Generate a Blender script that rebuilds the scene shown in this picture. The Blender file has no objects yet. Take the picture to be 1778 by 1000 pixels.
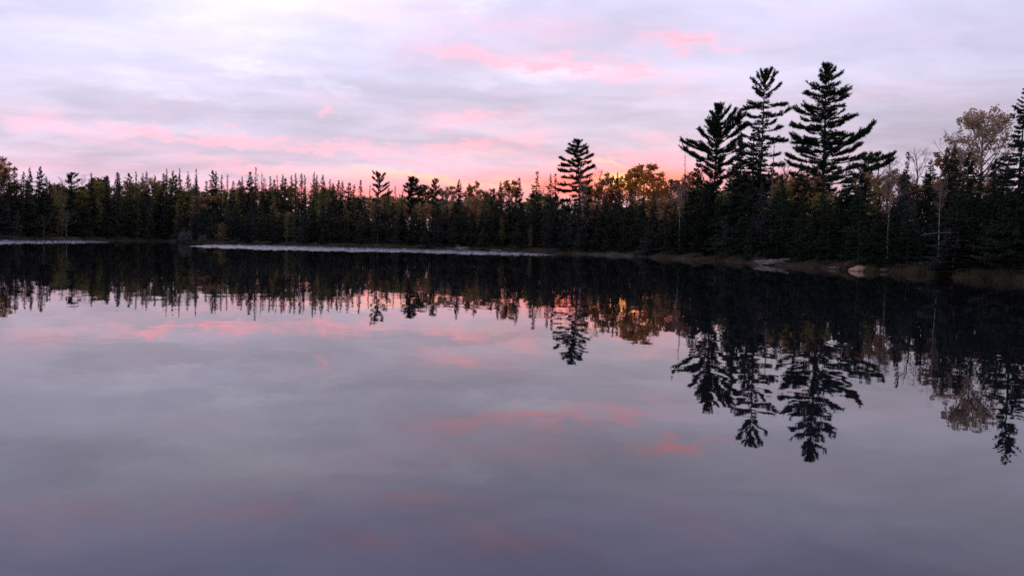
import bpy, math, random
import numpy as np
from mathutils import Matrix, Vector

# ------------------------------------------------------------------ camera, sky, sun, exposure
R = math.radians
sc = bpy.context.scene
F, CX, CY = 1480.0, 889.0, 500.0
CAM_H = 1.6
PITCH, ROLL = 3.1, 1.47
cam_d = bpy.data.cameras.new('camera')
cam = bpy.data.objects.new('camera', cam_d)
sc.collection.objects.link(cam)
cam_d.sensor_width = 36.0
cam_d.lens = 36.0 * F / 1778.0
cam_d.clip_start = 0.05
cam_d.clip_end = 6000
ROT = Matrix.Rotation(R(90 - PITCH), 4, 'X') @ Matrix.Rotation(R(ROLL), 4, 'Z')
cam.matrix_world = Matrix.Translation((0, 0, CAM_H)) @ ROT
sc.camera = cam
R3 = ROT.to_3x3()

def ray(px, py):
    d = R3 @ Vector(((px - CX) / F, -(py - CY) / F, -1.0))
    return d.normalized()

def at(px, py, D):
    """point on the line of sight through a photo pixel, D metres away over the ground"""
    d = ray(px, py)
    h = math.hypot(d.x, d.y)
    return Vector((d.x * D / h, d.y * D / h, CAM_H + d.z * D / h))

def on_water(px, py, z=0.0):
    d = ray(px, py)
    t = (z - CAM_H) / d.z
    return Vector((d.x * t, d.y * t, z))

def azel(px, py):
    d = ray(px, py)
    return math.degrees(math.atan2(d.x, d.y)), math.degrees(math.asin(d.z))

sc.view_settings.view_transform = 'Standard'
sc.view_settings.look = 'None'
sc.view_settings.exposure = 0.0
sc.view_settings.gamma = 1.0
sc.view_settings.use_curve_mapping = False
sc.render.engine = 'CYCLES'
sc.cycles.max_bounces = 6
sc.cycles.diffuse_bounces = 2
sc.cycles.glossy_bounces = 3
sc.cycles.use_denoising = False

SUN_AZ, SUN_EL = azel(1085, 318)
SUN_EL_LAMP = 1.5

class Nodes:
    def __init__(s, tree):
        s.t = tree; s.n = tree.nodes; s.l = tree.links
    def new(s, kind, **kw):
        n = s.n.new(kind)
        for k, v in kw.items(): setattr(n, k, v)
        return n
    def put(s, sock, v):
        if v is None: return
        if isinstance(v, bpy.types.NodeSocket): s.l.new(v, sock)
        else: sock.default_value = v
    def m(s, op, a, b=None, c=None, clamp=False):
        n = s.new('ShaderNodeMath', operation=op, use_clamp=clamp)
        s.put(n.inputs[0], a); s.put(n.inputs[1], b); s.put(n.inputs[2], c)
        return n.outputs[0]
    def v(s, op, a, b=None, scale=None):
        n = s.new('ShaderNodeVectorMath', operation=op)
        s.put(n.inputs[0], a); s.put(n.inputs[1], b)
        if scale is not None: s.put(n.inputs['Scale'], scale)
        return n.outputs['Value'] if op in ('DOT_PRODUCT', 'LENGTH') else n.outputs['Vector']
    def xyz(s, x, y, z):
        n = s.new('ShaderNodeCombineXYZ')
        for i, q in enumerate((x, y, z)): s.put(n.inputs[i], q)
        return n.outputs[0]
    def sep(s, v):
        n = s.new('ShaderNodeSeparateXYZ'); s.put(n.inputs[0], v)
        return n.outputs
    def noise(s, vec, scale, detail=4, rough=0.5, lac=2.0, dist=0.0):
        n = s.new('ShaderNodeTexNoise', noise_dimensions='3D')
        s.put(n.inputs['Vector'], vec); n.inputs['Scale'].default_value = scale
        n.inputs['Detail'].default_value = detail; n.inputs['Roughness'].default_value = rough
        n.inputs['Lacunarity'].default_value = lac; n.inputs['Distortion'].default_value = dist
        return n
    def rng(s, v, a, b, c=0.0, d=1.0, smooth=True):
        n = s.new('ShaderNodeMapRange', interpolation_type='SMOOTHSTEP' if smooth else 'LINEAR')
        for i, q in enumerate((v, a, b, c, d)): s.put(n.inputs[i], q)
        return n.outputs[0]
    def mix(s, fac, a, b, mode='MIX'):
        n = s.new('ShaderNodeMix', data_type='RGBA', blend_type=mode, clamp_factor=True)
        s.put(n.inputs[0], fac); s.put(n.inputs[6], a); s.put(n.inputs[7], b)
        return n.outputs[2]
    def ramp(s, fac, stops):
        n = s.new('ShaderNodeValToRGB'); s.put(n.inputs[0], fac)
        e = n.color_ramp.elements
        while len(e) < len(stops): e.new(0.5)
        for q, (p, c) in zip(e, stops):
            q.position = p; q.color = (*c, 1)
        return n.outputs[0]

world = bpy.data.worlds.new('World')
sc.world = world
world.use_nodes = True
world.node_tree.nodes.clear()
W = Nodes(world.node_tree)
tc = W.new('ShaderNodeTexCoord').outputs['Generated']
X, Y, Z = W.sep(tc)
az = W.m('MULTIPLY', W.m('ARCTAN2', X, Y), 57.29578)
el = W.m('MULTIPLY', W.m('ARCSINE', Z), 57.29578)
elp = W.m('MAXIMUM', el, 0.0)
# cloud deck seen in perspective: streaks close up towards the horizon
zz = W.m('ADD', W.m('MAXIMUM', Z, 0.0), 0.10)
deck = W.xyz(W.m('DIVIDE', X, zz), W.m('DIVIDE', Y, zz), 0.0)
warp = W.noise(deck, 1.1, 3, 0.5)
deckw = W.v('ADD', deck, W.v('SCALE', W.v('SUBTRACT', warp.outputs['Color'], (0.5, 0.5, 0.5)), scale=0.7))
mp = W.new('ShaderNodeMapping'); W.put(mp.inputs[0], deckw)
mp.inputs['Rotation'].default_value = (0, 0, R(-14)); mp.inputs['Scale'].default_value = (0.75, 1.15, 1)
n_big = W.noise(mp.outputs[0], 0.9, 6, 0.5).outputs['Fac']
n_fine = W.noise(mp.outputs[0], 2.6, 6, 0.55).outputs['Fac']
# wispy warp of the hand-placed cloud streaks, in degrees
flat = W.xyz(W.m('MULTIPLY', az, 0.16), W.m('MULTIPLY', elp, 0.42), 0.3)
w1 = W.v('SCALE', W.v('SUBTRACT', W.noise(flat, 1.0, 4, 0.55).outputs['Color'], (0.5, 0.5, 0.5)), scale=1.0)
w2 = W.v('SCALE', W.v('SUBTRACT', W.noise(flat, 3.6, 4, 0.6).outputs['Color'], (0.5, 0.5, 0.5)), scale=0.9)
wv = W.v('MULTIPLY', W.v('ADD', w1, w2), (5.0, 2.2, 0.0))
ae = W.v('ADD', W.xyz(az, elp, 0.0), wv)
streak = W.noise(W.v('MULTIPLY', ae, (0.22, 1.1, 1.0)), 1.0, 5, 0.55).outputs['Fac']

def blobs(spec, warped=True):
    """sum of soft streaks: (photo px, py, half width px, half height px, tilt deg, strength)"""
    tot = None
    for (px, py, rw, rh, tilt, st) in spec:
        a0, e0 = azel(px, py)
        n = W.new('ShaderNodeMapping', vector_type='TEXTURE')
        W.put(n.inputs[0], ae if warped else W.xyz(az, elp, 0.0))
        n.inputs['Location'].default_value = (a0, e0, 0)
        n.inputs['Rotation'].default_value = (0, 0, R(tilt))
        n.inputs['Scale'].default_value = (rw / F * 57.3, rh / F * 57.3, 1)
        d2 = W.v('DOT_PRODUCT', n.outputs[0], n.outputs[0])
        g = W.m('EXPONENT', W.m('MULTIPLY', d2, -1.0))
        tot = W.m('MULTIPLY_ADD', g, st, 0.0 if tot is None else tot)
    return tot

PINK = [(295, 236, 65, 7, -4, .9), (400, 247, 50, 6, -8, .8), (450, 239, 40, 6, 3, .75), (560, 256, 80, 8, -3, .75),
        (110, 218, 80, 16, -3, .30), (340, 272, 110, 7, -6, .26), (500, 294, 150, 7, 0, .34), (685, 262, 34, 7, 0, .6),
        (690, 277, 45, 6, 0, .6), (820, 207, 80, 14, 0, .7), (790, 255, 50, 14, 12, .65), (568, 196, 9, 10, 0, .5),
        (860, 290, 110, 12, 0, .55), (600, 300, 130, 9, 0, .5), (900, 240, 60, 20, 0, .35), (820, 100, 120, 22, -4, .34),
        (1020, 118, 140, 14, -3, .85), (1225, 74, 95, 12, 0, .8), (1190, 162, 60, 12, 0, .25), (1090, 275, 110, 16, 0, .95),
        (1190, 296, 90, 12, 0, .8), (960, 300, 120, 14, 0, .6), (1130, 240, 90, 10, 0, .3), (1000, 60, 160, 18, 0, .22),
        (700, 20, 190, 34, -4, .16), (60, 262, 120, 16, 0, .10), (1340, 340, 90, 30, 0, .5), (200, 302, 260, 12, 0, .22),
        (780, -60, 150, 20, 5, .35), (1250, -70, 140, 24, 0, .2), (430, -85, 120, 20, 0, .3), (150, -110, 110, 22, 0, .25),
        (900, -120, 130, 22, 0, .35), (640, -130, 100, 18, 0, .3), (1480, 170, 200, 18, 0, .12)]
WHITE = [(370, 34, 160, 28, -6, .5), (470, 4, 150, 28, -4, .4), (440, 115, 70, 13, -4, .45), (575, 152, 60, 10, -12, .25),
         (850, 4, 45, 14, 0, .45), (930, 130, 90, 9, 2, .38), (300, 155, 110, 10, -8, .18), (150, 60, 160, 26, 0, .18),
         (890, 145, 120, 8, 0, .2), (240, -80, 130, 26, 0, .28), (860, -95, 55, 24, 20, .3), (1250, 330, 400, 30, 0, .12),
         (560, -40, 90, 24, 20, .25)]
CREAM = [(760, 308, 130, 8, -4, .95), (870, 316, 90, 7, 0, .7), (560, 300, 120, 7, 0, .3), (1075, 289, 95, 4.5, -2, .9),
         (830, 270, 60, 6, 0, .25), (960, 318, 180, 10, 0, .4)]
GLOW = [(1066, 312, 22, 9, 0, .8), (1085, 318, 30, 11, 0, .6), (1110, 318, 60, 14, 0, .22)]
RED = [(720, 314, 190, 9, 0, .32), (900, 308, 110, 11, 0, .38), (1130, 300, 90, 14, 0, .4), (1110, 318, 95, 17, 0, 1.0), (1040, 326, 80, 16, 0, .7), (800, 338, 260, 15, 0, .7), (560, 338, 140, 15, 0, .6), (1180, 318, 70, 16, 0, .7), (1360, 318, 60, 22, 0, .5), (980, 322, 60, 18, 0, .7)]
DARK = [(200, 185, 260, 20, -5, .5), (560, 225, 240, 15, -3, .5), (1060, 205, 170, 18, 0, .4), (60, 30, 90, 30, 0, .35),
        (1400, 60, 280, 40, 0, .25), (760, 165, 220, 16, 0, .4), (740, 288, 120, 7, -2, .35), (1000, 30, 200, 22, 0, .25),
        (350, -70, 300, 26, 0, .15)]
pink = W.m('MULTIPLY', blobs(PINK), W.rng(streak, 0.36, 0.62, 0.22, 1.35))
white = W.m('MULTIPLY', blobs(WHITE), W.rng(n_fine, 0.3, 0.7, 0.75, 1.2))
cream = blobs(CREAM)
glow = blobs(GLOW, False)
red = blobs(RED, False)
dark = W.m('MULTIPLY', blobs(DARK), W.rng(n_fine, 0.3, 0.7, 0.6, 1.3))
base = W.ramp(W.m('DIVIDE', elp, 90.0), [
    (0.0, (0.88, 0.60, 0.72)), (0.035, (0.78, 0.62, 0.78)), (0.085, (0.74, 0.69, 0.88)), (0.125, (0.84, 0.81, 1.08)), (0.17, (0.89, 0.87, 1.18)),
    (0.25, (0.92, 0.94, 1.62)), (0.5, (0.62, 0.65, 1.0)), (1.0, (0.50, 0.53, 0.80))])
c = W.v('MULTIPLY', base, W.v('SCALE', (1, 1, 1), scale=W.m('MULTIPLY', W.rng(n_big, 0.30, 0.70, 0.86, 1.14), W.rng(n_fine, 0.34, 0.66, 0.93, 1.07))))
# pink also gathers in broad faint patches all round
broad = W.m('MULTIPLY', W.rng(n_fine, 0.50, 0.68), W.rng(elp, 2.0, 40.0, 0.15, 0.05))
c = W.mix(broad, c, (1.20, 0.60, 0.76, 1))
c = W.mix(W.m('MULTIPLY', dark, 0.36), c, (0.56, 0.54, 0.73, 1))
c = W.mix(W.m('MULTIPLY', white, 0.9, clamp=True), c, (1.20, 1.16, 1.32, 1))
c = W.mix(W.m('MULTIPLY', pink, 0.64, clamp=True), c, (1.75, 0.62, 0.74, 1))
c = W.mix(W.m('MULTIPLY', cream, 0.9, clamp=True), c, (1.85, 0.84, 0.64, 1))
c = W.mix(W.m('MULTIPLY', red, 0.85, clamp=True), c, (1.75, 0.36, 0.34, 1))
c = W.mix(W.m('MULTIPLY', glow, 0.95, clamp=True), c, (3.2, 1.25, 0.42, 1))
# the whole deck is a little brighter on the left of the sunset
c = W.v('SCALE', c, scale=W.rng(az, -40.0, 45.0, 1.07, 0.82))
# dimmer sky away from the sunset side
sd = Vector((math.sin(R(SUN_AZ)), math.cos(R(SUN_AZ)), 0))
face = W.v('DOT_PRODUCT', tc, tuple(sd))
c = W.v('MULTIPLY', c, W.v('SCALE', (1, 1, 1), scale=W.rng(face, -0.7, 0.72, 0.80, 1.0)))
sky = W.new('ShaderNodeTexSky', sky_type='NISHITA')
sky.sun_disc = False
sky.sun_elevation = R(SUN_EL_LAMP)
sky.sun_rotation = R(SUN_AZ)
sky.air_density = 1.0; sky.dust_density = 2.0
c10 = W.v('SCALE', c, scale=10.0)          # background strength is 0.1
cc = W.mix(0.94, sky.outputs[0], c10)
bg = W.new('ShaderNodeBackground'); W.put(bg.inputs[0], cc); bg.inputs[1].default_value = 0.1
wo = W.new('ShaderNodeOutputWorld'); W.l.new(bg.outputs[0], wo.inputs[0])
world.cycles.sampling_method = 'MANUAL'
world.cycles.sample_map_resolution = 1024

sun_d = bpy.data.lights.new('sun', 'SUN')
sun_d.energy = 0.006; sun_d.angle = R(3); sun_d.color = (1.0, 0.36, 0.22)
sun = bpy.data.objects.new('sun', sun_d)
sc.collection.objects.link(sun)
sv = Vector((math.sin(R(SUN_AZ)) * math.cos(R(SUN_EL_LAMP)), math.cos(R(SUN_AZ)) * math.cos(R(SUN_EL_LAMP)), math.sin(R(SUN_EL_LAMP))))
sun.rotation_euler = sv.to_track_quat('Z', 'Y').to_euler()
sun.location = sv * 300

# ------------------------------------------------------------------ materials
def mat(name):
    m = bpy.data.materials.new(name); m.use_nodes = True
    m.node_tree.nodes.clear()
    return m, Nodes(m.node_tree)

def out(N, sh):
    o = N.new('ShaderNodeOutputMaterial'); N.l.new(sh, o.inputs[0])

def leafy(name, c1, c2, trans=0.35, var=0.35, nscale=0.9):
    """leaves or needles: colour wanders inside the crown and from tree to tree"""
    m, N = mat(name)
    tcn = N.new('ShaderNodeTexCoord').outputs['Object']
    oi = N.new('ShaderNodeObjectInfo')
    vec = N.v('ADD', tcn, N.xyz(N.m('MULTIPLY', oi.outputs['Random'], 60.0), 0.0, 0.0))
    n = N.noise(vec, nscale, 4, 0.6).outputs['Fac']
    col = N.mix(N.rng(n, 0.34, 0.66), (*c1, 1), (*c2, 1))
    g = N.m('ADD', 1.0 - var, N.m('MULTIPLY', oi.outputs['Random'], 2 * var))
    col = N.v('SCALE', col, scale=g)
    d = N.new('ShaderNodeBsdfDiffuse'); N.put(d.inputs[0], col)
    t = N.new('ShaderNodeBsdfTranslucent'); N.put(t.inputs[0], col)
    x = N.new('ShaderNodeMixShader'); x.inputs[0].default_value = trans
    N.l.new(d.outputs[0], x.inputs[1]); N.l.new(t.outputs[0], x.inputs[2])
    out(N, x.outputs[0])
    return m

def rough(name, c1, c2, nscale, stretch=(1, 1, 1), r=0.9, bump=0.02, c3=None):
    m, N = mat(name)
    tcn = N.new('ShaderNodeTexCoord').outputs['Object']
    vec = N.v('MULTIPLY', tcn, stretch)
    n = N.noise(vec, nscale, 6, 0.62)
    col = N.mix(N.rng(n.outputs['Fac'], 0.35, 0.65), (*c1, 1), (*c2, 1))
    if c3:
        n2 = N.noise(vec, nscale * 0.35, 5, 0.6)
        col = N.mix(N.rng(n2.outputs['Fac'], 0.5, 0.62), col, (*c3, 1))
    b = N.new('ShaderNodeBsdfPrincipled')
    N.put(b.inputs['Base Color'], col); b.inputs['Roughness'].default_value = r
    b.inputs['Specular IOR Level'].default_value = 0.25
    bp = N.new('ShaderNodeBump'); bp.inputs['Distance'].default_value = bump
    N.l.new(n.outputs['Fac'], bp.inputs['Height']); N.l.new(bp.outputs[0], b.inputs['Normal'])
    out(N, b.outputs[0])
    return m

M = {}
M['spruce'] = leafy('spruce_needles', (0.024, 0.040, 0.026), (0.052, 0.070, 0.042), 0.15)
M['spruce_grey'] = leafy('old_spruce_needles', (0.055, 0.062, 0.058), (0.100, 0.105, 0.095), 0.15)
M['spruce_far'] = leafy('haze_tinted_far_spruce_needles', (0.062, 0.066, 0.046), (0.118, 0.110, 0.076), 0.2)  # greyer-brown far needles, colour also lightened in place of distance haze
M['pine'] = leafy('pine_needles', (0.016, 0.030, 0.016), (0.036, 0.052, 0.026), 0.15, 0.2)
M['pine_warm'] = leafy('sparse_pine_needles', (0.045, 0.055, 0.030), (0.075, 0.080, 0.040), 0.25, 0.2)
M['tamarack'] = leafy('tamarack_needles', (0.17, 0.16, 0.055), (0.30, 0.235, 0.075), 0.4)
M['tamarack_gold'] = leafy('golden_tamarack_needles', (0.22, 0.165, 0.06), (0.32, 0.24, 0.08), 0.35, 0.1)
M['gold'] = leafy('golden_leaves', (0.44, 0.19, 0.045), (0.62, 0.29, 0.06), 0.5, 0.15)
M['orange'] = leafy('orange_leaves', (0.40, 0.17, 0.055), (0.55, 0.27, 0.075), 0.5, 0.2)
M['brown'] = leafy('brown_leaves', (0.30, 0.16, 0.09), (0.46, 0.27, 0.12), 0.45, 0.2)
M['olive'] = leafy('late_green_leaves', (0.14, 0.135, 0.042), (0.26, 0.20, 0.06), 0.4, 0.2)
M['bark'] = rough('conifer_bark', (0.045, 0.036, 0.030), (0.090, 0.075, 0.062), 5, (1, 1, 0.2))
M['twig'] = rough('grey_twigs', (0.13, 0.115, 0.11), (0.21, 0.185, 0.175), 4, (1, 1, 0.3))
M['aspen_bark'] = rough('aspen_bark', (0.09, 0.08, 0.07), (0.17, 0.155, 0.135), 5, (1, 1, 0.5), c3=(0.06, 0.05, 0.045))
M['birch_bark'] = rough('birch_bark', (0.20, 0.19, 0.18), (0.34, 0.325, 0.305), 3, (1, 1, 2.5), c3=(0.07, 0.06, 0.06))
M['snag'] = rough('weathered_wood', (0.08, 0.073, 0.07), (0.14, 0.13, 0.12), 6, (1, 1, 0.2))
M['soil'] = rough('forest_floor', (0.025, 0.019, 0.013), (0.055, 0.040, 0.026), 0.8, (1, 1, 1), bump=0.05, c3=(0.055, 0.052, 0.024))
M['sedge'] = leafy('sedge_blades', (0.060, 0.047, 0.027), (0.125, 0.100, 0.056), 0.3, 0.1, 0.25)
M['heath'] = leafy('heath_leaves', (0.068, 0.044, 0.030), (0.115, 0.080, 0.048), 0.25, 0.35)
M['grey_shrub'] = leafy('grey_shrub_leaves', (0.10, 0.10, 0.095), (0.16, 0.15, 0.135), 0.25, 0.2)
M['rock'] = rough('grey_granite', (0.11, 0.09, 0.075), (0.20, 0.165, 0.135), 2.2, (1, 1, 1.6), bump=0.06, c3=(0.07, 0.065, 0.06))
M['rock_pink'] = rough('pink_granite', (0.30, 0.165, 0.11), (0.46, 0.28, 0.19), 2.2, (1, 1, 1.6), bump=0.06, c3=(0.15, 0.10, 0.08))

def water_mat(name, slopes, roughness):
    m, N = mat(name)
    tcn = N.new('ShaderNodeTexCoord').outputs['Object']
    acc = (0.0, 0.0, 1.0)
    for (scale, amp, st) in slopes:
        n = N.noise(N.v('MULTIPLY', tcn, st), scale, 2, 0.5)
        v = N.v('MULTIPLY', N.v('SUBTRACT', n.outputs['Color'], (0.5, 0.5, 0.5)), (amp, amp, 0.0))
        acc = N.v('ADD', acc, v)
    nrm = N.v('NORMALIZE', acc)
    b = N.new('ShaderNodeBsdfPrincipled')
    b.inputs['Base Color'].default_value = (0.007, 0.0075, 0.010, 1)
    b.inputs['Roughness'].default_value = roughness
    b.inputs['IOR'].default_value = 1.333
    N.l.new(nrm, b.inputs['Normal'])
    out(N, b.outputs[0])
    return m
M['water'] = water_mat('lake_water', [(0.22, 0.004, (1, 1, 1)), (1.1, 0.009, (1, 1, 1)), (4.0, 0.008, (1, 1, 1))], 0.012)
M['ruffled'] = water_mat('wind_ruffled_water', [(6.0, 0.25, (1, 1, 1))], 0.25)

# ------------------------------------------------------------------ mesh helpers
COL = sc.collection

class Geo:
    """collects triangles; slot 0 / slot 1 pick the material"""
    def __init__(s):
        s.v = []; s.f = []; s.mi = []; s.n = 0
    def add(s, v, f, slot=0):
        v = np.asarray(v, float).reshape(-1, 3); f = np.asarray(f, int).reshape(-1, 3)
        s.v.append(v); s.f.append(f + s.n); s.mi.append(np.full(len(f), slot)); s.n += len(v)
    def tube(s, pts, rad, sides=5, slot=0):
        pts = np.asarray(pts, float); n = len(pts)
        d = np.gradient(pts, axis=0); d /= np.linalg.norm(d, axis=1)[:, None] + 1e-9
        ref = np.array([0.31, 0.95, 0.1])
        a = np.cross(d, ref); a /= np.linalg.norm(a, axis=1)[:, None] + 1e-9
        b = np.cross(d, a)
        th = np.arange(sides) * 2 * math.pi / sides
        v = pts[:, None, :] + np.asarray(rad)[:, None, None] * (np.cos(th)[None, :, None] * a[:, None, :] + np.sin(th)[None, :, None] * b[:, None, :])
        i = np.arange(n - 1)[:, None]; j = np.arange(sides)[None, :]; k = (j + 1) % sides
        p0, p1, p2, p3 = i * sides + j, i * sides + k, (i + 1) * sides + k, (i + 1) * sides + j
        f = np.concatenate([np.stack([p0, p1, p2], -1).reshape(-1, 3), np.stack([p0, p2, p3], -1).reshape(-1, 3)])
        s.add(v.reshape(-1, 3), f, slot)
    def blades(s, P, D, L, Wd, rng, slot=0):
        """one thin pointed triangle each"""
        n = len(P)
        if n == 0: return
        D = D / (np.linalg.norm(D, axis=1)[:, None] + 1e-9)
        S = np.cross(D, rng.normal(size=(n, 3))); S /= np.linalg.norm(S, axis=1)[:, None] + 1e-9
        L = np.broadcast_to(L, n)[:, None]; Wd = np.broadcast_to(Wd, n)[:, None]
        v = np.stack([P - S * Wd / 2, P + S * Wd / 2, P + D * L], 1).reshape(-1, 3)
        s.add(v, np.arange(3 * n).reshape(-1, 3), slot)
    def leaves(s, P, size, rng, slot=0):
        n = len(P)
        if n == 0: return
        a = rng.normal(size=(n, 3)); a /= np.linalg.norm(a, axis=1)[:, None]
        b = np.cross(a, rng.normal(size=(n, 3))); b /= np.linalg.norm(b, axis=1)[:, None]
        z = np.broadcast_to(size, n)[:, None]
        v = np.stack([P - a * z, P + b * z * .7, P + a * z, P - b * z * .7], 1).reshape(-1, 3)
        i = np.arange(n)[:, None] * 4
        s.add(v, np.concatenate([i + [[0, 1, 2]], i + [[0, 2, 3]]]), slot)
    def mesh(s, name, mats):
        me = bpy.data.meshes.new(name)
        v = np.concatenate(s.v).astype(np.float32); f = np.concatenate(s.f).astype(np.int32); mi = np.concatenate(s.mi).astype(np.int32)
        me.vertices.add(len(v)); me.vertices.foreach_set('co', v.ravel())
        me.loops.add(f.size); me.loops.foreach_set('vertex_index', f.ravel())
        me.polygons.add(len(f)); me.polygons.foreach_set('loop_start', np.arange(0, f.size, 3, dtype=np.int32))
        me.polygons.foreach_set('material_index', mi)
        for m in mats: me.materials.append(m)
        me.update(calc_edges=True)
        return me

def link(name, data, parent=None):
    o = bpy.data.objects.new(name, data); COL.objects.link(o)
    if parent: o.parent = parent
    return o

def tag(o, label=None, cat=None, group=None, kind=None):
    if label: o['label'] = label
    if cat: o['category'] = cat
    if group: o['group'] = group
    if kind: o['kind'] = kind
    return o

# ------------------------------------------------------------------ tree shapes (all stand on z = 0)
UP = np.array([0, 0, 1.0])

def wobble_trunk(g, H, r, rng, bend=0.02, sides=7, lean=(0, 0)):
    z = np.linspace(0, 1, 9)
    ph = rng.uniform(0, 6, 2)
    x = bend * H * np.sin(z * 3 + ph[0]) * z + lean[0] * z
    y = bend * H * np.sin(z * 2.6 + ph[1]) * z + lean[1] * z
    pts = np.stack([x, y, z * H - 0.3 * (z == 0)], 1)
    rad = r * (1 - z) ** 0.9 + 0.012
    rad[0] *= 1.25
    g.tube(pts, rad, sides)
    return pts

def spruce(seed, H=14.0, Rr=1.35, power=0.8, gap=0.0, club=0.0, low=0.04, droop=0.35, dens=1.0, needle=1.0, ragged=0.3):
    rng = np.random.default_rng(seed)
    tg, cg = Geo(), Geo()
    tp = wobble_trunk(tg, H, 0.011 * H, rng, 0.008)
    zs = []
    z = low * H
    while z < H * 0.985:
        zs.append(z); z += H * 0.017 * rng.uniform(0.7, 1.35) * (1 + 0.5 * gap)
    # two slow random waves make the outline uneven
    ph = rng.uniform(0, 6.28, 4)
    for z in zs:
        t = z / H; rel = 1 - t
        prof = Rr * rel ** power
        if club: prof = max(prof * (1 - club * math.exp(-((t - 0.86) / 0.06) ** 2)), club * 0.75 * Rr * math.exp(-((t - 0.945) / 0.04) ** 2))
        prof *= 1 + 0.22 * math.sin(t * 17 + ph[0]) + 0.12 * math.sin(t * 41 + ph[1])
        if t < 0.15: prof *= 0.82 + 1.2 * t
        nb = rng.integers(4, 7)
        for k in range(nb):
            if rng.random() < gap: continue
            a = rng.uniform(0, 6.283)
            L = max(0.05, prof * rng.uniform(1 - ragged, 1 + ragged * 0.6) * (1 + 0.18 * math.sin(a + ph[2])))
            up = 0.75 * max(0, (t - 0.7) / 0.3) - droop * (1 - max(0, (t - 0.7) / 0.3))
            d = np.array([math.cos(a), math.sin(a), 0])
            c = np.array([np.interp(z, tp[:, 2], tp[:, 0]), np.interp(z, tp[:, 2], tp[:, 1]), z])
            s = np.linspace(0, 1, 5)[:, None]
            pts = c + d * L * s + UP * (L * (up * s + 0.22 * s ** 3))
            if L > 0.5: cg.tube(pts[[0, 2, 4]], np.array([0.02, 0.013, 0.006]) * L + 0.004, 3, 1)
            ns = max(3, int(L / 0.13 * dens))
            q = rng.uniform(0.10, 1.0, ns) ** 0.8
            P = c + d * L * q[:, None] + UP * (L * (up * q + 0.22 * q ** 3))[:, None]
            side = np.cross(d, UP)
            nbl = 5
            P = np.repeat(P, nbl, 0); q = np.repeat(q, nbl)
            D = d * rng.uniform(0.1, 1.0, len(P))[:, None] + side * rng.normal(0, 0.9, len(P))[:, None] + UP * rng.uniform(-0.75, 0.35, len(P))[:, None]
            Lb = needle * rng.uniform(0.22, 0.52, len(P)) * (1.15 - 0.5 * q) * (0.28 + 0.72 * min(1, L))
            cg.blades(P, D, Lb, 0.17 * needle, rng)
    n = 16
    P = np.stack([np.full(n, tp[-1, 0]), np.full(n, tp[-1, 1]), rng.uniform(0.955, 0.995, n) * H], 1)
    cg.blades(P, rng.normal(0, 0.35, (n, 3)) + UP * 1.1, 0.16, 0.05, rng)
    return tg, cg

def tamarack(seed, H=14.0, Rr=1.5, leaf=1.0):
    """thin-crowned larch: fine rising twigs and a loose veil of short needles"""
    rng = np.random.default_rng(seed)
    tg, cg = Geo(), Geo()
    tp = wobble_trunk(tg, H, 0.010 * H, rng, 0.012)
    for z in np.arange(0.12 * H, 0.98 * H, 0.16):
        t = z / H
        prof = Rr * (1 - t) ** 0.7 * (0.8 + 0.3 * math.sin(t * 13 + seed))
        for k in range(rng.integers(1, 4)):
            a = rng.uniform(0, 6.283); L = max(0.12, prof * rng.uniform(0.4, 1.2))
            if t < 0.35: L *= 0.6
            up = rng.uniform(0.05, 0.7)
            d = np.array([math.cos(a), math.sin(a), 0])
            c = np.array([np.interp(z, tp[:, 2], tp[:, 0]), np.interp(z, tp[:, 2], tp[:, 1]), z])
            s = np.array([0, .5, 1.0])[:, None]
            cg.tube(c + d * L * s + UP * L * (up * s ** 1.5), [0.016, 0.011, 0.005], 3, 1)
            for j in range(4):
                q = rng.uniform(0.25, 0.95)
                p = c + d * L * q + UP * L * up * q ** 1.5
                e = d + rng.normal(0, 0.7, 3) + UP * 0.3
                cg.tube([p, p + e * 0.28 * L * (1.2 - q)], [0.008, 0.004], 3, 1)
            ns = int(15 * leaf * L) + 1
            q = rng.uniform(0.1, 1.05, ns)
            P = c + d * L * q[:, None] + UP * (L * up * q ** 1.5)[:, None] + rng.normal(0, 0.10 * L + 0.02, (ns, 3))
            P = np.repeat(P, 3, 0)
            cg.blades(P, rng.normal(0, 1, (len(P), 3)), rng.uniform(0.10, 0.26, len(P)), 0.10, rng)
    return tg, cg

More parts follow.
